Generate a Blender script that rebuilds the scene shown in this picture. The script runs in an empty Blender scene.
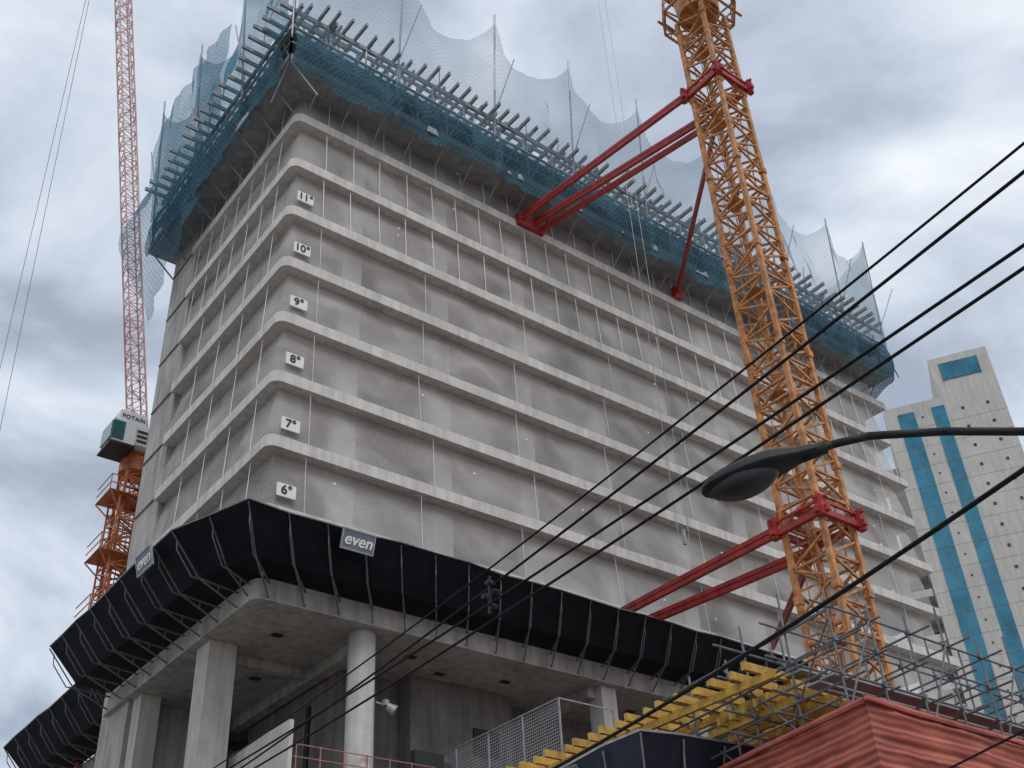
import bpy, math, random
from mathutils import Vector, Matrix, noise
random.seed(7)
S=bpy.context.scene
S.view_settings.view_transform='Standard'
S.view_settings.look='None'
S.view_settings.exposure=0

# ---------------------------------------------------------------- materials
def newmat(name):
    m=bpy.data.materials.new(name); m.use_nodes=True
    nt=m.node_tree; b=nt.nodes['Principled BSDF']
    return m,nt,b
def N(nt,t,**k):
    n=nt.nodes.new(t)
    for a,v in k.items(): setattr(n,a,v)
    return n
def basic(name,col,rough=.7,var=.25,scale=1.5,metal=0,bump=0.0,stretch=(1,1,1),dark=None,spec=None):
    m,nt,b=newmat(name); L=nt.links
    tc=N(nt,'ShaderNodeTexCoord'); mp=N(nt,'ShaderNodeMapping'); mp.inputs['Scale'].default_value=stretch
    L.new(tc.outputs['Object'],mp.inputs['Vector'])
    n1=N(nt,'ShaderNodeTexNoise'); n1.inputs['Scale'].default_value=scale; n1.inputs['Detail'].default_value=5; n1.inputs['Roughness'].default_value=.65
    L.new(mp.outputs[0],n1.inputs['Vector'])
    cr=N(nt,'ShaderNodeValToRGB')
    c0=dark if dark else tuple(c*(1-var) for c in col)
    c1=tuple(min(1,c*(1+var*.6)) for c in col)
    cr.color_ramp.elements[0].color=(*c0,1); cr.color_ramp.elements[1].color=(*c1,1)
    cr.color_ramp.elements[0].position=.32; cr.color_ramp.elements[1].position=.68
    L.new(n1.outputs['Fac'],cr.inputs['Fac']); L.new(cr.outputs[0],b.inputs['Base Color'])
    b.inputs['Roughness'].default_value=rough; b.inputs['Metallic'].default_value=metal
    if spec is not None: b.inputs['Specular IOR Level'].default_value=spec
    if bump:
        bp=N(nt,'ShaderNodeBump'); bp.inputs['Strength'].default_value=bump; bp.inputs['Distance'].default_value=.05
        L.new(n1.outputs['Fac'],bp.inputs['Height']); L.new(bp.outputs[0],b.inputs['Normal'])
    return m
def concrete(name,lo,hi,scale=.5):
    m,nt,b=newmat(name); L=nt.links
    tc=N(nt,'ShaderNodeTexCoord')
    n1=N(nt,'ShaderNodeTexNoise'); n1.inputs['Scale'].default_value=scale; n1.inputs['Detail'].default_value=8; n1.inputs['Roughness'].default_value=.7
    L.new(tc.outputs['Object'],n1.inputs['Vector'])
    mp=N(nt,'ShaderNodeMapping'); mp.inputs['Scale'].default_value=(2.2,2.2,.25); L.new(tc.outputs['Object'],mp.inputs['Vector'])
    n2=N(nt,'ShaderNodeTexNoise'); n2.inputs['Scale'].default_value=1.3; n2.inputs['Detail'].default_value=5; L.new(mp.outputs[0],n2.inputs['Vector'])
    ad=N(nt,'ShaderNodeMath',operation='ADD'); L.new(n1.outputs['Fac'],ad.inputs[0]); L.new(n2.outputs['Fac'],ad.inputs[1])
    hf=N(nt,'ShaderNodeMath',operation='MULTIPLY'); L.new(ad.outputs[0],hf.inputs[0]); hf.inputs[1].default_value=.5
    cr=N(nt,'ShaderNodeValToRGB'); e=cr.color_ramp.elements
    e[0].position=.36; e[0].color=(*lo,1); e[1].position=.62; e[1].color=(*hi,1)
    L.new(hf.outputs[0],cr.inputs['Fac']); L.new(cr.outputs[0],b.inputs['Base Color'])
    b.inputs['Roughness'].default_value=.85
    bp=N(nt,'ShaderNodeBump'); bp.inputs['Strength'].default_value=.25; bp.inputs['Distance'].default_value=.04
    L.new(n1.outputs['Fac'],bp.inputs['Height']); L.new(bp.outputs[0],b.inputs['Normal'])
    return m
def netmat(name,c0,c1,a0,a1,fine,big=.35,translucent=.3,pat=.35,rot=.75):
    """woven net: diffuse+translucent fibres mixed with transparency, density varies with folds"""
    m,nt,b=newmat(name); L=nt.links
    out=nt.nodes['Material Output']; nt.nodes.remove(b)
    tc=N(nt,'ShaderNodeTexCoord')
    nb=N(nt,'ShaderNodeTexNoise'); nb.inputs['Scale'].default_value=big; nb.inputs['Detail'].default_value=4; nb.inputs['Distortion'].default_value=.6
    L.new(tc.outputs['Object'],nb.inputs['Vector'])
    facs=[]
    for r in (rot,-rot):
        mp=N(nt,'ShaderNodeMapping'); mp.inputs['Rotation'].default_value=(r,r,0) ; L.new(tc.outputs['Object'],mp.inputs['Vector'])
        w=N(nt,'ShaderNodeTexWave',bands_direction='Z'); w.inputs['Scale'].default_value=fine; w.inputs['Distortion'].default_value=2.5; w.inputs['Detail'].default_value=0; w.inputs['Detail Scale'].default_value=.6
        L.new(mp.outputs[0],w.inputs['Vector']); facs.append(w)
    mx=N(nt,'ShaderNodeMath',operation='MAXIMUM'); L.new(facs[0].outputs['Fac'],mx.inputs[0]); L.new(facs[1].outputs['Fac'],mx.inputs[1])
    cmb=N(nt,'ShaderNodeMath',operation='MULTIPLY_ADD'); L.new(mx.outputs[0],cmb.inputs[0]); cmb.inputs[1].default_value=pat
    L.new(nb.outputs['Fac'],cmb.inputs[2])
    mr=N(nt,'ShaderNodeMapRange'); mr.inputs['From Min'].default_value=.35; mr.inputs['From Max'].default_value=.6+pat
    mr.inputs['To Min'].default_value=a0; mr.inputs['To Max'].default_value=a1; L.new(cmb.outputs[0],mr.inputs['Value'])
    cr=N(nt,'ShaderNodeValToRGB'); cr.color_ramp.elements[0].color=(*c0,1); cr.color_ramp.elements[1].color=(*c1,1)
    cr.color_ramp.elements[0].position=.35; cr.color_ramp.elements[1].position=min(1,.62+pat)
    L.new(cmb.outputs[0],cr.inputs['Fac'])
    d=N(nt,'ShaderNodeBsdfDiffuse'); L.new(cr.outputs[0],d.inputs[0]); last=d
    if translucent:
        t=N(nt,'ShaderNodeBsdfTranslucent'); L.new(cr.outputs[0],t.inputs[0])
        ms=N(nt,'ShaderNodeMixShader'); ms.inputs[0].default_value=translucent; L.new(d.outputs[0],ms.inputs[1]); L.new(t.outputs[0],ms.inputs[2]); last=ms
    tr=N(nt,'ShaderNodeBsdfTransparent'); m2=N(nt,'ShaderNodeMixShader')
    L.new(mr.outputs[0],m2.inputs[0]); L.new(tr.outputs[0],m2.inputs[1]); L.new(last.outputs[0],m2.inputs[2])
    L.new(m2.outputs[0],out.inputs['Surface'])
    return m

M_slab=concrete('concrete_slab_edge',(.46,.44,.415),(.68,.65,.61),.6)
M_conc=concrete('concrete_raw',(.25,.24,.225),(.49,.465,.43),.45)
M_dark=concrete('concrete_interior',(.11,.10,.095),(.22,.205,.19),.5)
M_colm=concrete('concrete_column',(.38,.36,.34),(.58,.56,.52),.8)
M_colf=basic('facade_column_light',(.80,.78,.75),.9,.1,.5)
M_net=netmat('beige_facade_net',(.27,.247,.232),(.56,.525,.50),.36,.74,3.4,big=.3,translucent=0,pat=.42)
M_blue=netmat('blue_safety_net',(.04,.15,.22),(.15,.34,.43),.28,.74,1.6,big=.22,translucent=.5)
M_pale=netmat('pale_safety_net',(.12,.21,.28),(.32,.44,.51),.16,.52,1.6,big=.18,translucent=.5)
M_blued=netmat('blue_safety_net_dense',(.022,.07,.10),(.10,.20,.26),.46,.88,1.6,big=.35,translucent=.3)
M_orange=basic('crane_orange_paint',(.58,.26,.075),.5,.35,2.5,dark=(.24,.09,.035))
M_rust=basic('crane_red_orange_paint',(.55,.17,.05),.5,.35,2.5,dark=(.24,.07,.03))
M_red=basic('red_paint',(.40,.03,.026),.5,.4,2,dark=(.20,.02,.02))
M_pink=basic('faded_red_paint',(.40,.16,.13),.6,.3,2)
M_redjib=basic('red_white_paint',(.58,.38,.34),.5,.4,.6,dark=(.45,.14,.10))
M_steel=basic('galvanised_steel',(.33,.34,.35),.45,.3,4,metal=.4)
M_dsteel=basic('dark_steel_bracket',(.15,.16,.175),.5,.4,3,metal=.2)
M_wood=basic('formwork_timber_grey',(.30,.31,.32),.8,.3,2)
M_yel=basic('yellow_formwork_beam',(.60,.36,.06),.6,.3,3,dark=(.33,.18,.03))
M_black=basic('black_canopy_panel',(.008,.0095,.015),.7,.5,1.2,bump=.2,spec=.2)
M_navy=basic('navy_panel',(.02,.032,.06),.5,.4,1.5)
M_white=basic('white_paint',(.78,.78,.76),.6,.08,3)
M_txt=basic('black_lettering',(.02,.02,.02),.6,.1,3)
M_lamp=basic('lamp_housing_dark',(.022,.024,.026),.6,.3,9,spec=.3)
M_wire=basic('cable_rubber',(.012,.012,.014),.8,.2,5,spec=.2)
M_sign=basic('sign_panel_bluegrey',(.13,.17,.21),.5,.2,1)
M_beige=concrete('beige_facade_render',(.40,.385,.36),(.54,.52,.49),.15)
M_asph=basic('asphalt',(.05,.05,.052),.9,.3,.8,bump=.3)
M_pave=basic('pavement_concrete',(.28,.27,.25),.9,.2,.6,bump=.2)
M_dirt=basic('ground_earth',(.24,.21,.18),.95,.3,.15)
M_line=basic('road_marking_white',(.75,.75,.72),.7,.15,3)
def glass(name,c,rough=.12):
    m=basic(name,c,rough,.35,.35); m.node_tree.nodes['Principled BSDF'].inputs['Metallic'].default_value=.35; return m
M_glass=glass('teal_glass',(.04,.20,.29)); M_dglass=glass('dark_window',(.05,.06,.065))
M_cab=glass('cab_glass_green',(.05,.16,.15))
M_lens=basic('lamp_diffuser',(.03,.032,.034),.45,.1,5)
M_tarp,nt,b=newmat('red_tarpaulin'); L=nt.links
tc=N(nt,'ShaderNodeTexCoord'); n1=N(nt,'ShaderNodeTexNoise'); n1.inputs['Scale'].default_value=.9; n1.inputs['Detail'].default_value=9; L.new(tc.outputs['Object'],n1.inputs['Vector'])
w=N(nt,'ShaderNodeTexWave',bands_direction='Z'); w.inputs['Scale'].default_value=1.9; w.inputs['Distortion'].default_value=1.2; w.inputs['Detail'].default_value=3; L.new(tc.outputs['Object'],w.inputs['Vector'])
mm=N(nt,'ShaderNodeMath',operation='MULTIPLY_ADD'); mm.inputs[1].default_value=.35; L.new(w.outputs['Fac'],mm.inputs[0]); L.new(n1.outputs['Fac'],mm.inputs[2])
cr=N(nt,'ShaderNodeValToRGB'); e=cr.color_ramp.elements; e[0].position=.4; e[0].color=(.18,.028,.02,1); e[1].position=.95; e[1].color=(.54,.14,.09,1)
L.new(mm.outputs[0],cr.inputs['Fac']); L.new(cr.outputs[0],b.inputs['Base Color']); b.inputs['Roughness'].default_value=.65
bp=N(nt,'ShaderNodeBump'); bp.inputs['Strength'].default_value=.6; bp.inputs['Distance'].default_value=.08; L.new(mm.outputs[0],bp.inputs['Height']); L.new(bp.outputs[0],b.inputs['Normal'])
M_mesh,nt,b=newmat('welded_wire_mesh'); L=nt.links; out=nt.nodes['Material Output']
tc=N(nt,'ShaderNodeTexCoord'); ws=[]
for d in ('Y','Z'):
    w=N(nt,'ShaderNodeTexWave',bands_direction=d,wave_profile='SIN'); w.inputs['Scale'].default_value=2.6; L.new(tc.outputs['Object'],w.inputs['Vector']); ws.append(w)
mx=N(nt,'ShaderNodeMath',operation='MAXIMUM'); L.new(ws[0].outputs['Fac'],mx.inputs[0]); L.new(ws[1].outputs['Fac'],mx.inputs[1])
gt=N(nt,'ShaderNodeMath',operation='GREATER_THAN'); gt.inputs[1].default_value=.93; L.new(mx.outputs[0],gt.inputs[0])
tr=N(nt,'ShaderNodeBsdfTransparent'); ms=N(nt,'ShaderNodeMixShader'); b.inputs['Base Color'].default_value=(.4,.41,.42,1)
L.new(gt.outputs[0],ms.inputs[0]); L.new(tr.outputs[0],ms.inputs[1]); L.new(b.outputs[0],ms.inputs[2]); L.new(ms.outputs[0],out.inputs['Surface'])

# ---------------------------------------------------------------- mesh builder
def empty(name):
    e=bpy.data.objects.new(name,None); S.collection.objects.link(e); return e
class MB:
    def __init__(s): s.v=[]; s.f=[]; s.xf=None
    def pt(s,p):
        p=Vector(p)
        if s.xf: p=s.xf@p
        s.v.append(p); return len(s.v)-1
    def poly(s,pts): s.f.append([s.pt(p) for p in pts])
    def box(s,a,b):
        x0,y0,z0=a; x1,y1,z1=b
        i=[s.pt(p) for p in ((x0,y0,z0),(x1,y0,z0),(x1,y1,z0),(x0,y1,z0),(x0,y0,z1),(x1,y0,z1),(x1,y1,z1),(x0,y1,z1))]
        for q in ((0,3,2,1),(4,5,6,7),(0,1,5,4),(1,2,6,5),(2,3,7,6),(3,0,4,7)): s.f.append([i[k] for k in q])
    def bar(s,p,q,w,h=None):
        p=Vector(p); q=Vector(q); d=(q-p)
        if d.length<1e-6: return
        d.normalize(); h=h or w
        r=Vector((0,0,1)) if abs(d.z)<.95 else Vector((1,0,0))
        a=d.cross(r).normalized(); b=a.cross(d).normalized()
        a=a*w/2; b=b*h/2
        i=[s.pt(x) for x in (p-a-b,p+a-b,p+a+b,p-a+b,q-a-b,q+a-b,q+a+b,q-a+b)]
        for k in ((0,3,2,1),(4,5,6,7),(0,1,5,4),(1,2,6,5),(2,3,7,6),(3,0,4,7)): s.f.append([i[j] for j in k])
    def tube(s,p,q,r,n=7,r2=None):
        p=Vector(p); q=Vector(q); d=(q-p).normalized(); r2=r if r2 is None else r2
        u=Vector((0,0,1)) if abs(d.z)<.95 else Vector((1,0,0))
        a=d.cross(u).normalized(); b=a.cross(d).normalized()
        A=[];B=[]
        for k in range(n):
            t=2*math.pi*k/n; c=a*math.cos(t)+b*math.sin(t)
            A.append(s.pt(p+c*r)); B.append(s.pt(q+c*r2))
        for k in range(n): s.f.append([A[k],A[(k+1)%n],B[(k+1)%n],B[k]])
        s.f.append(A[::-1]); s.f.append(B)
    def path(s,pts,r,n=7):
        for a,b in zip(pts,pts[1:]): s.tube(a,b,r,n)
    def prism(s,poly,z0,z1):
        A=[s.pt((x,y,z0)) for x,y in poly]; B=[s.pt((x,y,z1)) for x,y in poly]; n=len(poly)
        for k in range(n): s.f.append([A[k],A[(k+1)%n],B[(k+1)%n],B[k]])
        s.f.append(A[::-1]); s.f.append(B)
    def grid(s,rows):
        idx=[[s.pt(p) for p in r] for r in rows]
        for i in range(len(rows)-1):
            for j in range(len(rows[0])-1):
                s.f.append([idx[i][j],idx[i][j+1],idx[i+1][j+1],idx[i+1][j]])
    def done(s,name,mat,parent=None,smooth=False):
        me=bpy.data.meshes.new(name); me.from_pydata([tuple(v) for v in s.v],[],s.f); me.update()
        me.materials.append(mat)
        if smooth:
            for p in me.polygons: p.use_smooth=True
        o=bpy.data.objects.new(name,me); S.collection.objects.link(o)
        if parent: o.parent=parent
        return o
def lattice(mb,P,Q,w,seg,chord=.14,diag=.07,u=None,h=None):
    P=Vector(P);Q=Vector(Q); d=(Q-P); Ln=d.length; d.normalize(); h=h or w
    if u is None: u=Vector((1,0,0))
    u=(u-d*u.dot(d)).normalized(); v=d.cross(u).normalized()
    cs=[u*w/2+v*h/2,-u*w/2+v*h/2,-u*w/2-v*h/2,u*w/2-v*h/2]
    for c in cs: mb.bar(P+c,Q+c,chord)
    n=max(1,round(Ln/seg))
    for k in range(n):
        a=P+d*Ln*k/n; b=P+d*Ln*(k+1)/n; m=(a+b)/2
        for i in range(4):
            c0=cs[i]; c1=cs[(i+1)%4]
            mb.bar(a+c0,a+c1,diag)
            mb.bar(a+c0,m+c1,diag); mb.bar(m+c1,b+c0,diag)

def text_mesh(body,size,loc,rot,mat,parent,name='lettering',shear=0,bold=0):
    cu=bpy.data.curves.new(name,'FONT'); cu.body=body; cu.size=size; cu.align_x='CENTER'; cu.align_y='CENTER'; cu.extrude=.012; cu.shear=shear; cu.offset=bold
    o=bpy.data.objects.new(name,cu); S.collection.objects.link(o)
    dg=bpy.context.evaluated_depsgraph_get(); me=bpy.data.meshes.new_from_object(o.evaluated_get(dg))
    bpy.data.objects.remove(o)
    me.materials.clear(); me.materials.append(mat)
    o=bpy.data.objects.new(name,me); S.collection.objects.link(o); o.location=loc; o.rotation_euler=rot; o.parent=parent
    return o

# ---------------------------------------------------------------- tower
X0,Y0,X1,YL=17.0,36.8,65.2,49.4
FH=3.3; Z7=27.7
levels={n:Z7+FH*(n-7) for n in range(5,15)}
def ring(off,r=.45,n=5):
    x0=X0-off; y0=Y0-off; r=max(.05,r+off)
    pts=[(X1+off,y0)]
    arc=[]
    for k in range(n+1):
        t=math.pi/2*k/n
        arc.append((x0+r-r*math.sin(t), y0+r-r*math.cos(t)))
    return pts+arc+[(x0,YL)]
tower=empty('high_rise_building_under_construction')
mb=MB()
for n in range(6,15):
    z=levels[n]; p=ring(0)+[(X1,YL)]
    p[0]=(X1+ (0.6 if n%2 else 0),Y0)
    mb.prism(p,z-.56,z)
mb.done('floor_slabs',M_slab,tower)
mb=MB()
mb.box((X0+.25,YL+.003,13.0),(X0+5,52.7,50.8))
mb.done('end_shear_wall',M_conc,tower)
mb=MB()
for n in range(6,15):
    z=levels[n]; mb.box((X0+.18,YL+.01,z-.12),(X0+.247,52.6,z-.05))
mb.done('pour_joints',M_dark,tower)
mb=MB()
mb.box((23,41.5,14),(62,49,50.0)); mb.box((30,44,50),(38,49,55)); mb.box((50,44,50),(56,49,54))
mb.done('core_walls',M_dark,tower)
mb=MB()
x=20.6
while x<64:
    for n in range(6,14):
        mb.box((x,37.75,levels[n]),(x+1.1,38.3,levels[n+1]-.56))
    x+=5.3
for y in (40.2,45.2):
    for n in range(6,14): mb.box((17.95,y,levels[n]),(18.4,y+1.0,levels[n+1]-.56))
mb.done('facade_columns',M_colf,tower)
mb=MB()   # doorway/window frames and stacked material deep inside the floors
random.seed(21)
for n in range(6,14):
    x=22.5
    while x<62:
        if random.random()<.6: mb.box((x,39.3,levels[n]),(x+random.uniform(.6,2.2),40.2,levels[n]+random.uniform(.7,2.3)))
        x+=random.uniform(2.2,5)
mb.done('stored_material',M_colm,tower)
random.seed(7)
def densify(path,ds):
    o=[]
    for a,b in zip(path,path[1:]):
        a=Vector(a);b=Vector(b); k=max(1,int((b-a).length/ds))
        for i in range(k): o.append(a+(b-a)*i/k)
    o.append(Vector(path[-1])); return o
IN=.58
mb=MB()
base=densify(ring(-IN),.28)
for n in range(6,14):
    z0=levels[n]+.0; z1=levels[n+1]-.54
    rows=[]
    for j in range(11):
        t=j/10; row=[]
        for i,p in enumerate(base):
            nn=noise.noise(Vector((p.x*.5,p.y*.5,z0+t*2)))
            fo=noise.noise(Vector((p.x*2.2,p.y*2.2,z0*3+t*.8)))
            if p.y<Y0+IN+.02: nrm=Vector((0,-1))
            elif p.x<X0+IN+.02: nrm=Vector((-1,0))
            else: nrm=Vector((-.7,-.7))
            off=(.10*math.sin(math.pi*t)*(.6+1.3*nn)) + .07*fo*math.sin(math.pi*min(1,t+.08)) + (.50*(1-t)**1.3)
            q=p+nrm*off
            row.append((q.x,q.y,z0+(z1-z0)*t+(.012 if j==0 else 0)))
        rows.append(row)
    mb.grid(rows)
mb.done('facade_net',M_net,tower,True)
mb=MB()
for n in range(6,14):
    step=1.65 if n>=11 else 6.1
    x=18.9
    while x<65:
        dx=random.uniform(-.05,.05)
        mb.tube((x,36.84,levels[n]),(x+dx,36.95,levels[n+1]-.56),.022 if n>=11 else .012,5); x+=step*random.uniform(.93,1.07)
    y=38.6
    while y<49:
        mb.tube((17.05,y,levels[n]),(17.15,y,levels[n+1]-.56),.018,5); y+=step if step<3 else 2.6
mb.done('net_posts',M_white,tower)
mb=MB()
for n in range(6,14):
    for k in range(4):
        x=random.uniform(20,64); z=levels[n]+random.uniform(.8,2.0); mb.box((x,36.80,z),(x+.11,36.86,z+.09))
mb.done('net_anchor_plates',M_white,tower)

pod=MB()
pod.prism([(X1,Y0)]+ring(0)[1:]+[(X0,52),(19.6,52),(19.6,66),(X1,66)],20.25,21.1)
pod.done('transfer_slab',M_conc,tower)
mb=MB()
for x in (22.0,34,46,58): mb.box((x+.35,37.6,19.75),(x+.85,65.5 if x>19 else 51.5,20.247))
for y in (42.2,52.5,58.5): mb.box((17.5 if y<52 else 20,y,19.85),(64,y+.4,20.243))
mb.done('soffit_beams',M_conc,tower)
mb=MB()
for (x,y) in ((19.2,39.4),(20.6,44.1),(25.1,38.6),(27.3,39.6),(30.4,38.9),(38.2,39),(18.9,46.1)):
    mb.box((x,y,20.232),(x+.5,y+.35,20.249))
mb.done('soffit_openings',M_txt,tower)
mb=MB()
mb.box((17.35,41.3,2),(18.55,42.5,20.24)); mb.box((18.0,53.6,2),(19.0,54.7,20.24)); mb.box((17.4,48.3,2),(18.3,49.2,20.24))
for x in (34.8,41,47,53,59,64): mb.box((x,37.2,2),(x+.9,38.1,20.24))
for x in (24,30,36,42): mb.box((x,45,14),(x+.8,45.8,20.24))
mb.done('podium_columns',M_colm,tower)
mb=MB(); mb.tube((22.3,37.7,2),(22.3,37.7,20.24),.56,24); mb.done('round_column',M_colm,tower,True)
mb=MB()
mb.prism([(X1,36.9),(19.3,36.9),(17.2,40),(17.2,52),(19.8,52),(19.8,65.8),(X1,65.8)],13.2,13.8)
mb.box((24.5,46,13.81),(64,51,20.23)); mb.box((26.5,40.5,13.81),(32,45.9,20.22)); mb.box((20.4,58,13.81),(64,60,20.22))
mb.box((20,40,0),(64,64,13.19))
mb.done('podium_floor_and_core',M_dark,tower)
mb=MB()
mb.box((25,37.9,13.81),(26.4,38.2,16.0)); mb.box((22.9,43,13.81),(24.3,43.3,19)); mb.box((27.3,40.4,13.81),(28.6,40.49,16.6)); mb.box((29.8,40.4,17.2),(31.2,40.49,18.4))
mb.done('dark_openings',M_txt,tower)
mb=MB(); mb.box((18.95,37.0,13.4),(19.12,42.0,15.95)); mb.done('hoarding_panel',M_colm,tower)

gr=empty('guard_rail'); mb=MB()
for z in (14.2,14.65,15.1): mb.bar((19.2,37.05,z),(25.4,37.05,z),.035)
x=19.3
while x<25.4: mb.bar((x,37.05,13.8),(x,37.05,15.15),.04); x+=1.0
mb.done('rails',M_pink,gr)
fe=empty('wire_mesh_fence')
mb=MB()
for y in (31,33.2,35.4,37.6,40): mb.bar((26.8,y,13.7),(26.8,y,16.25),.06)
for z in (13.75,16.25): mb.bar((26.8,31,z),(26.8,40,z),.05)
for x in (29.5,): 
    mb.bar((26.8,31,16.25),(x,31,16.25),.05); mb.bar((26.8,31,13.75),(x,31,13.75),.05); mb.bar((x,31,13.7),(x,31,16.25),.06)
mb.done('frame',M_steel,fe)
mb=MB(); mb.poly([(26.83,31,13.75),(26.83,40,13.75),(26.83,40,16.25),(26.83,31,16.25)]); mb.done('mesh_infill',M_mesh,fe)
mb=MB(); mb.box((26.7,30.9,13.4),(30,36.85,13.65)); mb.done('landing_platform',M_conc,fe)
fl=empty('floodlight'); mb=MB()
mb.tube((23.2,37.1,17.2),(23.45,36.95,17.0),.15,14,.24); mb.bar((23.2,37.1,17.2),(22.85,37.4,17.4),.06); mb.box((23.0,37.0,17.2),(23.2,37.2,17.42))
mb.done('body',M_steel,fl)

# ---------------------------------------------------------------- debris canopy
can=empty('debris_canopy')
def canopy(outer,inner,name,z1=21.25,z2=22.75,zi=21.13,zb=20.25,mat=None,step=1.7):
    pan=MB(); st=MB()
    O=[];I=[];
    for (a,b),(c,d) in zip(zip(outer,outer[1:]),zip(inner,inner[1:])):
        a=Vector(a);b=Vector(b);c=Vector(c);d=Vector(d)
        k=max(1,round((b-a).length/step))
        for i in range(k):
            t=i/k; O.append(a.lerp(b,t)); I.append(c.lerp(d,t))
    O.append(Vector(outer[-1])); I.append(Vector(inner[-1]))
    def P(o,i,t,z): q=i.lerp(o,t); return Vector((q.x,q.y,z))
    ed=[random.uniform(-.07,.07) for _ in O]
    for k in range(len(O)-1):
        o0,o1,i0,i1=O[k],O[k+1],I[k],I[k+1]
        pan.poly([P(o0,i0,0,zi),P(o1,i1,0,zi),P(o1,i1,.52,z1),P(o0,i0,.52,z1)])
        m0=P(o0,i0,.52,z1); m1=P(o1,i1,.52,z1); e0=P(o0,i0,1,z2+ed[k]); e1=P(o1,i1,1,z2+ed[k+1])
        c=(m0+m1)/2+Vector((0,0,-.03))
        pan.poly([m0,c,e1,e0]); pan.poly([c,m1,e1])
        st.bar(e0,e1,.05)
    for k in range(len(O)):
        o,i=O[k],I[k]
        a=P(o,i,-.02,zi-.18); b=P(o,i,.56,z1-.17); e=P(o,i,1.0,z2-.08)
        st.bar(a,b,.06); st.bar(b,e,.045); st.bar(P(o,i,0,zb+.1),b,.055)
        st.bar(P(o,i,.28,z1-.53),P(o,i,.28,z1-.23),.04)
        b2=P(o,i,.66,z1-.2); e2=P(o,i,.9,z1+.7); st.bar(b,b2,.035); st.bar(b2,e2,.04); st.bar(e2,P(o,i,.92,z2-.3),.035); st.bar(P(o,i,.28,z1-.23),b2,.035)
    pan.done(name+'_panels',mat or M_black,can if mat is None else mat_parent); st.done(name+'_brackets',M_dsteel if mat is None else M_steel,can if mat is None else mat_parent)
canopy([(47,34.3),(15.3,34.3),(13.9,37.9),(13.9,51.3)],[(47,36.78),(17.6,36.78),(16.98,38.2),(16.98,51.3)],'front')
canopy([(16.5,51.6),(16.5,66)],[(19.58,52.1),(19.58,66)],'rear')
def sign(name,body,w,h,loc,rotz,size,pm,tm,shear=0,tilt=0,bold=0,frame=None):
    e=empty(name); mb=MB(); 
    mb.box((-w/2,-.03,-h/2),(w/2,.03,h/2)); p=mb.done('panel',pm,e)
    if frame:
        mb=MB(); t=.06
        mb.box((-w/2-t,-.05,h/2),(w/2+t,.04,h/2+t)); mb.box((-w/2-t,-.05,-h/2-t),(w/2+t,.04,-h/2)); mb.box((-w/2-t,-.05,-h/2),(-w/2,.04,h/2)); mb.box((w/2,-.05,-h/2),(w/2+t,.04,h/2))
        mb.done('frame',frame,e)
    text_mesh(body,size,(0,-.045,0),(math.pi/2,0,0),tm,e,shear=shear,bold=bold)
    e.location=loc; e.rotation_euler=(tilt,0,rotz)
    return e
sign('banner_sign','even',1.35,.72,(19.9,34.15,22.2),0,.66,M_sign,M_white,.2,.25,.012,M_steel)
sign('banner_sign','even',1.35,.72,(13.72,39.9,22.2),-math.pi/2,.66,M_sign,M_white,.2,.25,.012,M_steel)
for n in range(6,12):
    sign('floor_number_sign','%d\u00b0'%n,.86,.6,(17.98-.03*(n-6),36.74,levels[n]+.68+random.uniform(-.06,.06)),0,.58,M_white,M_txt,0,0,.01)

# ---------------------------------------------------------------- roof formwork deck + blue nets
deck=empty('perimeter_working_platform')
oy=35.4; ox=15.7; xr=65.6; yb=53.3
st=MB(); wd=MB(); dk=MB()
zb=49.15
for z in (zb+.2,50.6,51.9):
    st.bar((ox,yb,z),(ox,oy,z),.12); st.bar((ox,oy,z),(xr,oy,z),.12)
    st.bar((xr,oy,z),(xr,46,z),.12)
st.bar((ox,oy,zb+.25),(xr,oy,zb+.25),.15,.45); st.bar((ox,yb,zb+.25),(ox,oy,zb+.25),.15,.45)
dk.box((ox,oy+.1,zb),(xr,Y0+.5,zb+.07)); dk.box((ox+.1,Y0+.5,zb+.01),(X0+.5,yb,zb+.06))
dk.box((ox,oy+.1,51.6),(xr,Y0+.6,51.67)); dk.box((ox+.1,Y0+.6,51.61),(X0+.6,yb,51.66))
x=ox
while x<xr:
    st.bar((x,oy,zb),(x,oy,52.4),.11); st.bar((x,Y0+.4,47.6),(x,oy,zb),.07); st.bar((x,oy,zb+.1),(x+.97,oy,51.5),.07); st.bar((x+.97,oy,51.5),(x+1.95,oy,zb+.1),.07); x+=1.95
y=oy
while y<yb:
    st.bar((ox,y,zb),(ox,y,52.4),.11); st.bar((X0+.4,y,47.6),(ox,y,zb),.07); st.bar((ox,y,zb+.1),(ox,y+1,51.5),.05); y+=1.95
x=16.4
while x<65.3:
    ext=random.uniform(-.35,.35); zt=53.6
    wd.bar((x,oy-.9+ext,zt+random.uniform(-.08,.08)),(x+random.uniform(-.15,.15),39.5,zt),.13,.26)
    x+=.78*random.uniform(.85,1.15)
y=36.2
while y<53:
    wd.bar((ox-1.0+random.uniform(-.3,.3),y,53.55),(19.5,y,53.55),.13,.26); y+=.78
for yy in (oy+.1,37.5): wd.bar((ox-.8,yy,53.35),(65.9,yy,53.35),.16,.28)
for xx in (ox+.2,18): wd.bar((xx,oy-.5,53.3),(xx,53,53.3),.16,.28)
x=17
while x<64.5:
    wd.bar((x,36.6+random.uniform(-.3,.3),55.4),(x+random.uniform(-.1,.1),41,55.4),.13,.24); x+=.95*random.uniform(.8,1.2)
wd.bar((16.3,37.2,55.2),(65,37.2,55.2),.14,.22)
x=17.2
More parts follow.
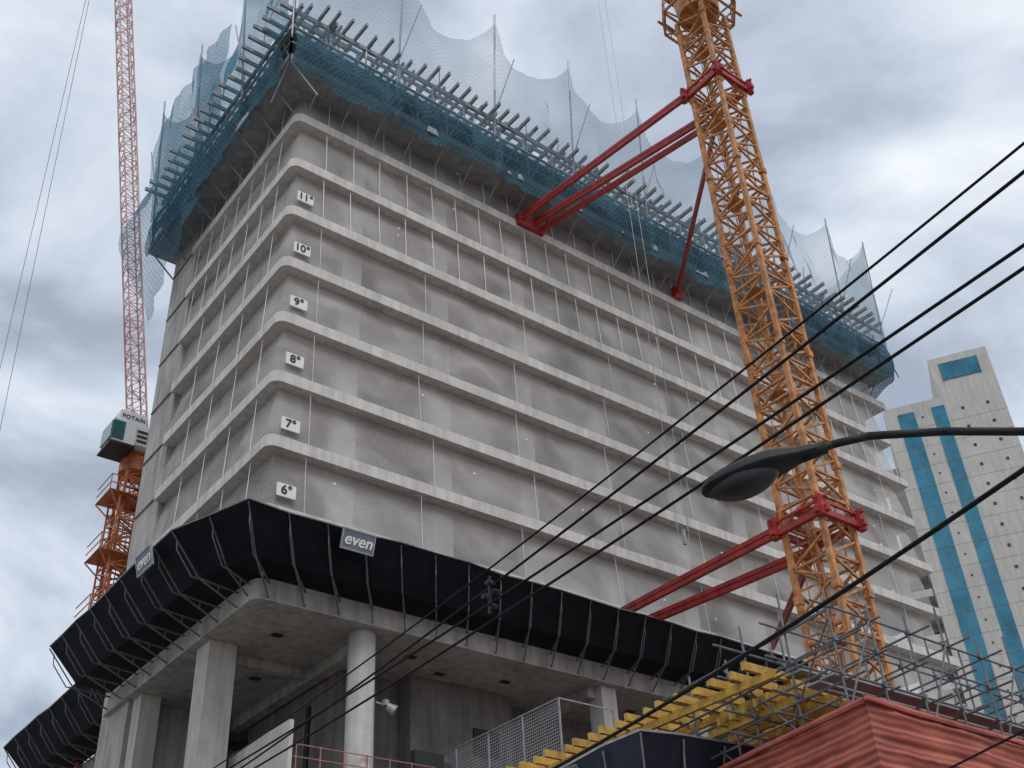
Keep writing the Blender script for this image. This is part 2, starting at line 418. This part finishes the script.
while x<65:
    st.tube((x,37.3,50.8),(x,37.3,55.2),.06,6); st.tube((x+.8,oy+.1,51.6),(x+.8,oy+.1,53.3),.06,6)
    if random.random()<.5: st.tube((x,36.9,53.5),(x+random.uniform(-.3,.3),36.5,53.5+random.uniform(2,4.2)),.035,5)
    x+=2.2
wd.box((17.6,37.9,53.75),(64.5,49,53.83))
st.done('steel_frame',M_steel,deck); wd.done('timber_joists',M_wood,deck); dk.done('deck_boards',M_wood,deck)

net=empty('safety_netting')
posts=[(ox,yb),(ox,47.4),(ox,41.2),(ox,oy)]+[(ox+6.45*i,oy) for i in range(1,8)]+[(xr,oy),(xr,41),(xr,47)]
posts=[(p[0]+(random.uniform(-.7,.7) if 17<p[0]<62 else 0),p[1]) for p in posts]
pm=MB()
pieces=[]
for si,(a,b) in enumerate(zip(posts,posts[1:])):
    if si in (0,3): rows=[[] for _ in range(25)]; rowd=[[] for _ in range(9)]; pieces.append((rows,rowd))
    a=Vector(a);b=Vector(b); d=(b-a); Ln=d.length; d.normalize()
    nr=Vector((d.y,-d.x))
    if (a+nr-Vector((40,45))).length<(a-Vector((40,45))).length: nr=-nr
    ns=int(Ln/.3); dip=random.uniform(1.6,3.0)
    for i in range(ns+1):
        s=i/ns; p=a+d*Ln*s
        sag=4*s*(1-s)
        zt=61.6-dip*sag**.8
        for j in range(25):
            t=j/24; z=51.6+(zt-51.6)*t
            nn=noise.noise(Vector((p.x*.45,p.y*.45,z*.12)))+.5*noise.noise(Vector((p.x*1.3,p.y*1.3,z*.3+9)))
            off=.25+.5*t+ (.9*math.sin(math.pi*t)*.6+ .5)*nn*.9*min(1,sag*2+.2) - .9*sag*t
            q=p+nr*off; rows[j].append((q.x,q.y,z))
        for j in range(9):
            t=j/8; z=zb-.45+(52.2-zb)*t + (.0 if j else -.5*noise.noise(Vector((p.x*.5,p.y*.5,3)))-.35*sag)
            nn=noise.noise(Vector((p.x*.8,p.y*.8,z*.4+20)))
            fo=noise.noise(Vector((p.x*2.6,p.y*2.6,z*.3)))
            q=p+nr*(.14+.5*nn*math.sin(math.pi*min(1,t+.15))+.18*fo*(1-t*.5)+.25*math.sin(math.pi*t)); rowd[j].append((q.x,q.y,z))
for a in posts:
    a=Vector(a)
    o=Vector((-1 if a.x<16 else (1 if a.x>65 else 0), -1 if a.y<36 else 0)).normalized()
    pm.tube((a.x,a.y,50.9),(a.x+o.x*.75,a.y+o.y*.75,61.9+random.uniform(0,.8)),.06,6)
    pm.tube((a.x,a.y,53.3),(a.x+o.x*1.6+.6,a.y+o.y*1.6,57.5),.035,6)
for k,(rows,rowd) in enumerate(pieces):
    g=MB(); g.grid(rows); g.done('upper_net',M_blue if k==0 else M_pale,net,True)
    g=MB(); g.grid(rowd); g.done('skirt_net',M_blued,net,True)
pm.done('net_poles',M_steel,net)
lb=MB(); rr=[]
for j in range(26):
    t=j/25; z=45.8+t*15.5; row=[]
    for i in range(26):
        s=i/25; y=44.0+10.4*s
        bul=1.3*math.sin(math.pi*min(1,t*1.8))**1.0*s if t<.55 else .15
        x=15.4-bul+.4*noise.noise(Vector((y*.9,z*.25,5)))+ (1.3*s*(1-t*4) if t<.25 else 0)
        zz=z+(1-s)*3.6*(1-t)
        row.append((x,y,zz-(.8*abs(math.sin(s*5)) if j==0 else 0)))
    rr.append(row)
lb.grid(rr); lb.done('loose_net',M_blue,net,True)

# ---------------------------------------------------------------- main tower crane
cr1=empty('tower_crane')
mx,my=34.7,23.7
mb=MB(); lattice(mb,(mx,my,0),(mx,my,54.2),1.85,1.9,.21,.095)
for dx in (-.2,.2): mb.bar((mx+dx,my+.4,0),(mx+dx,my+.4,54),.04)
z=.5
while z<54: mb.bar((mx-.2,my+.4,z),(mx+.2,my+.4,z),.03); z+=.4
z=6
while z<54:
    mb.box((mx-.5,my-.1,z),(mx+.3,my+.8,z+.04)); mb.box((mx-1.0,my-1.02,z-.02),(mx+1.0,my-.9,z+.1)); mb.box((mx-1.02,my-.85,z-.01),(mx-.9,my+1,z+.09)); z+=5.7
mb.tube((mx+.6,my-.6,0),(mx+.6,my-.6,54),.04,6); mb.tube((mx-.5,my+.7,0),(mx-.5,my+.7,54),.025,6)
z=2
while z<54:
    for sx in (-1,1):
        for sy in (-1,1): mb.box((mx+sx*.925-.15,my+sy*.925-.15,z),(mx+sx*.925+.15,my+sy*.925+.15,z+.34))
    z+=5.7
mb.done('mast',M_orange,cr1)
mb=MB()
def octring(mb,z,R,w):
    P=[(mx+R*math.cos(math.pi/8+k*math.pi/4),my+R*math.sin(math.pi/8+k*math.pi/4),z) for k in range(8)]
    for k in range(8): mb.bar(P[k],P[(k+1)%8],w)
    return P
P=octring(mb,54.5,2.1,.12); P2=octring(mb,55.6,2.1,.07); P3=octring(mb,55.1,2.1,.05)
for a,b in zip(P,P2): mb.bar(a,b,.07)
for i in range(8):
    a=Vector(P[i]);b=Vector(P[(i+1)%8])
    for t in (.33,.66): q=a.lerp(b,t); mb.bar(q,q+Vector((0,0,1.1)),.04)
for p in P: mb.bar(p,(mx,my,53.6),.08)
for y in (-1.5,-.9,.9,1.5): mb.bar((mx-1.8,my+y,54.45),(mx+1.8,my+y,54.45),.12,.1)
mb.tube((mx,my,54.6),(mx,my,56.6),1.15,20,1.3)
mb.box((mx-1.2,my-1.3,56.6),(mx+1.2,my+1.3,58.4))
mb.done('slewing_platform',M_orange,cr1)
mb=MB(); lattice(mb,(mx+.3,my+1,58.4),(38.0,33.6,96),1.3,2,.12,.06); lattice(mb,(mx-.2,my-1,58.6),(mx-2.2,my-6.5,60),1.6,1.6,.14,.07); mb.box((mx-3.4,my-8,58.4),(mx-1.2,my-6,60.6)); mb.done('luffing_jib',M_orange,cr1)
mb=MB()
for x in (37.6,38.35): mb.tube((x,33.6,95.8),(x,33.6,27),.02,5)
mb.tube((37.98,33.6,27.6),(37.98,33.6,26.8),.1,8)
mb.done('hoist_ropes',M_steel,cr1)
mb=MB()
for zc in (48.1,22.2):
    for s in (-1,1):
        mb.bar((mx-1.5,my+s*1.12,zc),(mx+1.5,my+s*1.12,zc),.2,.26); mb.bar((mx+s*1.12,my-1.5,zc+.003),(mx+s*1.12,my+1.5,zc+.003),.2,.25)
        mb.bar((mx-1.5,my+s*1.12,zc+.5),(mx+1.5,my+s*1.12,zc+.5),.1); mb.bar((mx+s*1.12,my-1.5,zc+.503),(mx+s*1.12,my+1.5,zc+.503),.1)
    for sx in (-1,1):
        for sy in (-1,1):
            mb.box((mx+sx*1.2-.15,my+sy*1.2-.15,zc-.25),(mx+sx*1.2+.15,my+sy*1.2+.15,zc+.62)); mb.bar((mx+sx*1.1,my+sy*1.1,zc+.4),(mx+sx*.95,my+sy*.95,zc+1.1),.09)
            mb.bar((mx+sx*1.5,my+sy*1.12,zc+.5),(mx+sx*1.2,my+sy*1.12,zc),.06)
def strut(p,q,w=.26):
    p=Vector(p);q=Vector(q); o=Vector((0,0,w*.75))
    mb.bar(p+o*.5,q+o*.5,w*.55,w*.6); mb.bar(p-o*.5,q-o*.5,w*.55,w*.6); mb.bar(p,q,w*.25,w*1.2)
a=(mx-1.3,my+1.3,48.1); a2=(mx+1.3,my+1.3,48.1)
strut(a,(31.6,36.7,47.7),.34); strut((mx+.6,my+1.4,48.0),(32.4,36.7,47.6),.34); strut(a2,(32.9,36.7,47.3),.28); strut(a2,(44.4,36.7,48.0),.3)
mb.box((31.3,36.5,47.1),(33.2,36.79,47.9)); mb.box((44,36.5,47.5),(44.7,36.79,48.3))
b=(mx-1.3,my+1.3,22.2); b2=(mx+1.3,my+1.3,22.2)
strut(b,(35.4,36.7,23.5),.34); strut(b2,(36.3,36.7,23.1),.34); strut(b2,(47.2,36.7,24.6),.3)
mb.box((35.1,36.5,22.7),(36.7,36.79,23.9))
mb.done('anchor_collars_and_struts',M_red,cr1)

# ---------------------------------------------------------------- second crane (behind, left)
cr2=empty('tower_crane')
cx,cy=20.0,62.5
mb=MB(); lattice(mb,(cx,cy,0),(cx,cy,40.4),1.35,1.5,.16,.08)
lattice(mb,(cx,cy,29.5),(cx,cy,37.5),1.9,1.6,.1,.07)
mb.box((cx-.8,cy-.8,40.2),(cx+.8,cy+.8,41.2)); mb.tube((cx,cy,39.4),(cx,cy,40.4),1.0,16)
for z in (37.4,33.4,29.4):
    mb.box((cx-1.7,cy-1.2,z),(cx+1.1,cy+1.2,z+.06))
    for zz in (.5,1.05):
        mb.bar((cx-1.7,cy-1.2,z+zz),(cx+1.1,cy-1.2,z+zz),.05); mb.bar((cx-1.7,cy-1.2,z+zz),(cx-1.7,cy+1.2,z+zz),.05)
    for dx in (-1.7,-1.1,-.5,.2,.7,1.1): mb.bar((cx+dx,cy-1.2,z),(cx+dx,cy-1.2,z+1.05),.05)
    mb.bar((cx-1.7,cy-1.2,z),(cx-.7,cy-.7,z-1.2),.08); mb.bar((cx-1.7,cy+1.2,z),(cx-.7,cy+.7,z-1.2),.08)
for dx in (-.15,.15): mb.bar((cx+dx,cy,20),(cx+dx,cy,40),.06)
mb.done('mast',M_rust,cr2)
root=Vector((cx,cy,41.2)); 
jd=(Vector((12.3,60.6,80.0))-root).normalized(); tip=root+jd*56
mb=MB(); lattice(mb,root,tip,.95,1.35,.09,.045); mb.done('luffing_jib',M_redjib,cr2)
mb=MB(); lattice(mb,(cx+.5,cy+1,41.6),(cx+3,cy+6,43.2),1.2,1.5,.11,.06); mb.done('counter_jib',M_rust,cr2)
dz=-.85
mb=MB(); mb.box((cx-2.3,cy-1.7,41.3+dz),(cx-.85,cy+.3,43.0+dz)); mb.box((cx-1.9,cy-1.4,43.003+dz),(cx-.2,cy+1.0,43.9+dz)); mb.box((cx-.84,cy-1.5,41.6+dz),(cx+.3,cy+1.0,43.0+dz)); mb.done('cab_body',M_white,cr2)
mb=MB(); mb.box((cx-2.36,cy-1.76,41.5+dz),(cx-1.6,cy-1.1,42.8+dz)); mb.box((cx-2.4,cy-1.6,41.6+dz),(cx-2.32,cy+.1,42.8+dz)); mb.done('cab_glass',M_cab,cr2)
text_mesh('POTAIN',.42,(cx-1.05,cy-1.43,43.45+dz),(math.pi/2,0,0),M_txt,cr2)
mb=MB(); mb.box((cx-2.4,cy-1.8,41.15+dz),(cx-.8,cy+.4,41.29+dz)); 
for k in range(3): mb.box((cx-.7,cy-1.56,41.8+.35*k+dz),(cx+.2,cy-1.503,41.95+.35*k+dz))
mb.done('cab_floor_and_louvres',M_txt,cr2)
mb=MB()
mb.tube(tip,(15.5,83,51),.022,5); mb.tube(tip,(14.6,84,53),.022,5); mb.tube(tip+Vector((.3,0,0)),(cx+3,cy+6,43.5),.022,5)
mb.tube((15.5,83,51),(17.2,90,37),.022,5); mb.tube((14.6,84,53),(16.2,91,39),.022,5); mb.done('ropes',M_dsteel,cr2)

# ---------------------------------------------------------------- background tower
bg=empty('apartment_tower')
u=Vector((-.516,.857,0)).normalized(); wv=Vector((.857,.516,0)).normalized()
XF=Matrix(((u.x,wv.x,0,137.9),(u.y,wv.y,0,59.2),(0,0,1,0),(0,0,0,1)))
def L2(): m=MB(); m.xf=XF; return m
mb=L2(); mb.box((0,0,0),(16.2,26,91.0)); mb.box((0,0,91.002),(8.2,20,97.6)); mb.box((2,2,97.6),(5,8,99)); mb.box((16.2,3,0),(21,22,68)); mb.box((9,3,91),(14,12,92.6)); mb.box((16.2,5,68),(18.4,22,84))
mb.done('walls',M_beige,bg)
gl=L2(); wn=L2(); bl=L2(); mu=L2()
for u0,u1 in ((12.1,14.4),(7.9,9.7)):
    gl.box((u0,-.10,2),(u1,.1,89.6)); z=3
    while z<89.5: mu.box((u0,-.13,z),(u1,-.102,z+.07)); z+=3.1
    mu.box(((u0+u1)/2-.03,-.12,2),((u0+u1)/2+.03,-.101,89.6))
gl.box((1.6,-.15,93.6),(6.9,.1,96.4))
for x in (1.6,3.3,5.1,6.8): mu.box((x,-.2,93.5),(x+.1,.1,96.5))
z=4
while z<89:
    for x in (2.0,5.4): wn.box((x,-.05,z+.5),(x+.4,.1,z+.95))
    wn.box((11.0,-.05,z+.6),(11.25,.1,z+.85))
    for x in (3.0,9.5,16,21): wn.box((-.05,x,z),(.1,x+1.6,z+1.5))
    for x in (0,):
        mu.box((0,-.012,z-.9),(7.8,-.002,z-.86)); mu.box((9.8,-.012,z-.9),(12.0,-.002,z-.86)); mu.box((14.5,-.012,z-.9),(16.2,-.002,z-.86))
    z+=3.1
z=6
while z<68:
    bl.box((16.4,-.2,z),(21.3,2.99,z+.25)); bl.box((16.4,-.2,z+.25),(21.3,-.1,z+1.0)); wn.box((16.8,2.9,z+.4),(20.5,2.98,z+2.4)); z+=3.1
gl.done('glass_strips',M_glass,bg); mu.done('mullions_and_joints',M_dark,bg); wn.done('windows',M_dglass,bg); bl.done('balconies',M_beige,bg)

# ---------------------------------------------------------------- red tarped structure, scaffolding, formwork
tp=empty('tarpaulin_enclosure'); mb=MB()
def wall(p,q,z0,z1):
    p=Vector(p);q=Vector(q); d=(q-p).normalized(); n=Vector((d.y,-d.x)); Ln=(q-p).length
    rows=[]; nz=int((z1-z0)/.08); nx=int(Ln/.3)
    for j in range(nz+1):
        z=z0+(z1-z0)*j/nz; row=[]
        for i in range(nx+1):
            pp=p+d*Ln*i/nx
            o=.05*math.sin(z*2*math.pi/.42+.8*noise.noise(Vector((pp.x*.4,pp.y*.4,z*.2))))+.16*noise.noise(Vector((pp.x*.5,pp.y*.5,z*.5)))+.06*noise.noise(Vector((pp.x*2,pp.y*2,z*1.2)))
            edge=min(i,nx-i)/3; o*=min(1,edge)
            row.append((pp.x+n.x*o,pp.y+n.y*o,z+.06*noise.noise(Vector((pp.x*.8,pp.y*.8,2)))))
        rows.append(row)
    mb.grid(rows)
CL=Vector((22.35,26)); CR=Vector((20.2,13.6))
wall((20.2,13.6),(46,13.9),0,9.5); wall(CL,CR,0,9.5)
mb.done('tarp_walls',M_tarp,tp,True)
mb=MB(); mb.prism([(20.35,13.75),(46,14),(46,26),(22.45,26)],9.3,9.45)
px=20.1
while px<45:
    nx_=px+1.9; mb.bar((px,13.52+(px-20)*.011,9.5+random.uniform(-.03,.03)),(nx_,13.52+(nx_-20)*.011,9.5+random.uniform(-.03,.03)),.08,.13); px=nx_
for k in range(7):
    a=CR.lerp(CL,k/7)+Vector((-.08,0)); b=CR.lerp(CL,(k+1)/7)+Vector((-.08,0)); mb.bar((a.x,a.y,9.5+random.uniform(-.03,.03)),(b.x,b.y,9.5+random.uniform(-.03,.03)),.08,.13)
mb.done('roof_edge',M_tarp,tp)

sc=empty('scaffolding'); mb=MB(); pk=MB()
xs=[20.6+1.5*i for i in range(15)]
for y in (14.3,15.8,17.3):
    for x in xs: mb.tube((x+(y-14.3)*.17,y,9.45),(x+(y-14.3)*.17+random.uniform(-.05,.05),y,12.35+random.uniform(-.3,.8)),.031,6)
    for z in (9.9,10.4,11.2,12.0): mb.tube((20.0,y,z),(42.5,y,z+random.uniform(-.1,.1)),.029,6)
for x in xs:
    for z in (10.25,11.15,11.95): mb.tube((x,13.8+random.uniform(-.3,.2),z),(x+.51,17.8+random.uniform(-.2,.4),z),.028,6)
for i in range(0,14,2):
    mb.tube((xs[i],14.27,9.6),(xs[i+1],14.27,12),.027,6)
for i in range(1,14,2): mb.tube((xs[i],17.3,12.2),(xs[i+1],15.8,9.6),.027,6)
for y in [18.2+1.3*i for i in range(5)]:
    for x in (21.4,23.2,25.0):
        mb.tube((x,y,9.45),(x,y,12.2 if y<20 else 11.3),.03,6)
for z in (9.9,10.6,11.0,11.9):
    mb.tube((20.6,14.3,z),(21.4,20.5,z),.028,6); mb.tube((23.0,17.3,z),(23.3,23.4,z),.026,6)
mb.tube((20.8,15.8,9.5),(21.3,18.2,11.9),.026,6); mb.tube((21.4,18.2,9.5),(21.4,20.8,11.9),.026,6); mb.tube((20.7,14.3,11.9),(21.0,16.5,9.5),.026,6)
for y in (14.3,15.8,17.3):
    for x in xs:
        for z in (10.4,11.2,12.0): q=x+(y-14.3)*.17; mb.box((q-.055,y-.055,z-.055),(q+.055,y+.055,z+.055))
pk.box((20.6,14.5,10.44),(42,14.9,10.49)); pk.box((20.7,15.0,10.45),(40,15.4,10.50)); pk.box((21.5,16.0,11.22),(30,16.5,11.27)); pk.box((23.5,16.6,11.23),(33,17.1,11.28))
mb.done('tubes',M_dsteel,sc); pk.done('planks',M_wood,sc)

fw=empty('yellow_formwork_deck'); mb=MB()
y=16.6
while y<29:
    mb.bar((20.2+random.uniform(-.15,.15),y,11.25),(22.0,y+random.uniform(-.05,.05),11.25),.11,.2); y+=.58*random.uniform(.9,1.1)
for x in (20.7,21.8): mb.bar((x,16.2,11.05),(x,29,11.05),.11,.2)
for k in range(7): mb.bar((20.9,15.9+k*.4,10.75-.03*k),(24.4+random.uniform(-.3,.3),16.0+k*.4,10.8),.1,.2)
for k in range(5): mb.bar((21.2+k*.7,15.4,10.5),(21.3+k*.7,19,10.5),.1,.2)
mb.done('beams',M_yel,fw)
mat_parent=empty('site_entrance_canopy')
canopy([(19.7,28),(18.9,19.0),(24.0,18.4)],[(21.2,28),(20.3,20.4),(24.0,19.9)],'entrance',z1=9.2,z2=10.25,zi=9.1,zb=8.6,mat=M_navy,step=1.4)
sign('banner_sign','even',1.2,.5,(19.28,22.3,9.95),-math.pi/2+.06,.46,M_sign,M_white,.2,.5,.01,M_steel)

# ---------------------------------------------------------------- street lamp
lamp=empty('street_lamp')
A=Vector((6.26,5.28,6.10)); B=Vector((6.84,4.48,6.30)); ax=(B-A).normalized()
sd=ax.cross(Vector((0,0,1))).normalized(); up=sd.cross(ax).normalized(); Ln=(B-A).length
prof=[(0,.01,.01),(.02,.08,.045),(.08,.135,.085),(.22,.175,.12),(.42,.19,.14),(.58,.18,.14),(.70,.14,.12),(.80,.1,.09),(.93,.07,.07),(1.0,.05,.05)]
mb=MB(); rows=[]
for t,wd_,ht in prof:
    c=A+ax*Ln*t; rows.append([c+sd*wd_*math.cos(k*math.pi/12)+up*(ht*math.sin(k*math.pi/12)*(1.0 if k<=12 else .45)) for k in range(25)])
mb.grid(rows); mb.done('head_housing',M_lamp,lamp,True)
mb=MB(); rows=[]
for i in range(13):
    t=.05+.6*i/12; c=A+ax*Ln*t-up*.02; s=max(.02,math.sin(math.pi*(i)/12))**.5
    rows.append([c+sd*.165*s*math.cos(math.pi+k*math.pi/10)+up*(.15*s*math.sin(math.pi+k*math.pi/10)) for k in range(11)])
mb.grid(rows); mb.done('diffuser',M_lens,lamp,True)
mb=MB(); arm=[B-ax*.05,B+ax*.12,Vector((7.07,4.16,6.335)),Vector((7.4,3.71,6.25)),Vector((7.73,3.26,6.12)),Vector((8.3,2.5,5.85)),Vector((8.9,1.7,5.5))]
mb.path(arm,.034,10); mb.tube(B-ax*.16,B+ax*.05,.055,12)
for p in arm: mb.tube(p-ax*.01,p+ax*.01,.035,10)
mb.done('arm',M_lamp,lamp,True)
mb=MB(); mb.tube((8.9,1.7,0.1),(8.9,1.7,8.4),.16,16,.11); mb.tube((8.9,1.7,5.35),(8.9,1.7,5.65),.15,12); mb.done('pole',M_conc,lamp,True)

# ---------------------------------------------------------------- power lines
pl=empty('overhead_power_lines'); mb=MB()
def wire(a,b,r,ext0=.9,ext1=.9,sag=.12):
    a=Vector(a);b=Vector(b); d=b-a; pts=[]
    n=40
    for k in range(n+1):
        s=-ext0+(1+ext0+ext1)*k/n; p=a+d*s; p.z+=-sag*4*s*(1-s); pts.append(p)
    mb.path(pts,r,6)
wire((8.44,2.63,9.2),(10.1,22.8,9.2),.015,sag=.2)
wire((8.54,2.77,9.0),(10.3,22.8,8.95),.019,sag=.15)
wire((8.44,2.98,8.2),(9.03,19.9,8.2),.018,sag=.1)
wire((8.46,3.07,8.0),(9.15,19.1,8.0),.018,sag=.1)
wire((9.13,3.98,6.6),(10.95,12.7,6.6),.025,1.5,2.5,sag=.08)
wire((13.4,6.9,5.8),(13.9,8.3,5.8),.015,6,12,sag=.0)
mb.done('conductors',M_wire,pl)
mb=MB()
for k,(dx,dz_) in enumerate(((0,0),(.10,-.12),(-.08,-.24),(.04,-.36))):
    mb.tube((9.3+dx-.05,12.1,8.85+dz_),(9.3+dx+.05,12.1,8.85+dz_),.04,8); mb.tube((9.3+dx,12.0,8.8+dz_),(9.3+dx,12.2,8.88+dz_),.03,8)
mb.bar((9.3,12.1,8.95),(9.27,12.1,8.35),.035); mb.bar((9.18,12.1,8.62),(9.42,12.1,8.75),.03)
mb.done('cable_spacer',M_lamp,pl)
for (px,py) in ((7.2,-13.5),(11.2,38.5)):
    up_=empty('utility_pole'); mb=MB(); mb.tube((px,py,.1),(px,py,10.2),.17,14,.11); mb.bar((px-1.1,py,9.2),(px+1.1,py,9.2),.12); mb.bar((px-.8,py,8.1),(px+.8,py,8.1),.1)
    for dx in (-.9,-.3,.3,.9): mb.tube((px+dx,py,9.25),(px+dx,py,9.45),.05,8)
    mb.done('pole_and_crossarms',M_conc,up_)

# ---------------------------------------------------------------- ground, road
mb=MB(); mb.poly([(-1500,-1500,0),(1500,-1500,0),(1500,1500,0),(-1500,1500,0)]); mb.done('ground',M_dirt)
mb=MB(); mb.poly([(-3.5,-400,.004),(7.4,-400,.004),(7.4,400,.004),(-3.5,400,.004)]); mb.done('road',M_asph)
rm=MB(); y=-100
while y<150: rm.poly([(1.9,y,.008),(2.05,y,.008),(2.05,y+3,.008),(1.9,y+3,.008)]); y+=7
rm.done('road_markings',M_line)
for a,b in ((7.4,13),(-7,-3.5)):
    mb=MB(); mb.box((a,-400,0.001),(b,400,.14)); mb.done('pavement',M_pave)

# ---------------------------------------------------------------- world + sun
W=bpy.data.worlds.new('World'); S.world=W; W.use_nodes=True; nt=W.node_tree; L=nt.links
bgk=nt.nodes['Background']
sky=N(nt,'ShaderNodeTexSky',sky_type='NISHITA'); sky.sun_disc=False
el=math.radians(52); sundir=Vector((-.35,-.94,0)).normalized()*math.cos(el)+Vector((0,0,math.sin(el)))
sky.sun_elevation=el; sky.sun_rotation=math.atan2(sundir.x,sundir.y)
tc=N(nt,'ShaderNodeTexCoord'); sp=N(nt,'ShaderNodeSeparateXYZ'); L.new(tc.outputs['Generated'],sp.inputs[0])
az=N(nt,'ShaderNodeMath',operation='MAXIMUM'); L.new(sp.outputs['Z'],az.inputs[0]); az.inputs[1].default_value=0
ad=N(nt,'ShaderNodeMath',operation='ADD'); L.new(az.outputs[0],ad.inputs[0]); ad.inputs[1].default_value=.3
cb=N(nt,'ShaderNodeCombineXYZ')
for i,ax_ in enumerate('XY'):
    dv=N(nt,'ShaderNodeMath',operation='DIVIDE'); L.new(sp.outputs[ax_],dv.inputs[0]); L.new(ad.outputs[0],dv.inputs[1]); L.new(dv.outputs[0],cb.inputs[i])
cb.inputs[2].default_value=3.7
n1=N(nt,'ShaderNodeTexNoise'); n1.inputs['Scale'].default_value=3.0; n1.inputs['Detail'].default_value=8; n1.inputs['Roughness'].default_value=.53; n1.inputs['Distortion'].default_value=.3
L.new(cb.outputs[0],n1.inputs['Vector'])
cr=N(nt,'ShaderNodeValToRGB'); e=cr.color_ramp.elements
e[0].position=.36; e[0].color=(.37,.43,.53,1); e[1].position=.62; e[1].color=(.90,.94,.99,1)
x=e.new(.48); x.color=(.60,.67,.78,1)
L.new(n1.outputs['Fac'],cr.inputs['Fac'])
sc_=N(nt,'ShaderNodeVectorMath',operation='SCALE'); sc_.inputs['Scale'].default_value=10.9; L.new(cr.outputs[0],sc_.inputs[0])
mx_=N(nt,'ShaderNodeMix',data_type='RGBA'); mx_.inputs['Factor'].default_value=.92
L.new(sky.outputs[0],mx_.inputs['A']); L.new(sc_.outputs[0],mx_.inputs['B']); L.new(mx_.outputs['Result'],bgk.inputs['Color'])
bgk.inputs['Strength'].default_value=.1
sl=bpy.data.lights.new('sun','SUN'); sl.energy=1.25; sl.angle=math.radians(30); sl.color=(1,.98,.95)
so=bpy.data.objects.new('sun',sl); S.collection.objects.link(so); so.rotation_euler=sundir.to_track_quat('Z','Y').to_euler()

# ---------------------------------------------------------------- camera
F=Vector((.5183,.6304,.5777)).normalized(); R=Vector((.7933,-.6070,-.0494)); R=(R-F*R.dot(F)).normalized(); U=R.cross(F)
cd=bpy.data.cameras.new('camera'); cd.sensor_width=36; cd.lens=36*1131/1024; cd.clip_end=5000; cd.clip_start=.1
co=bpy.data.objects.new('camera',cd); S.collection.objects.link(co)
m=Matrix((( R.x,U.x,-F.x,0),(R.y,U.y,-F.y,0),(R.z,U.z,-F.z,1.6),(0,0,0,1)))
co.matrix_world=m; S.camera=co
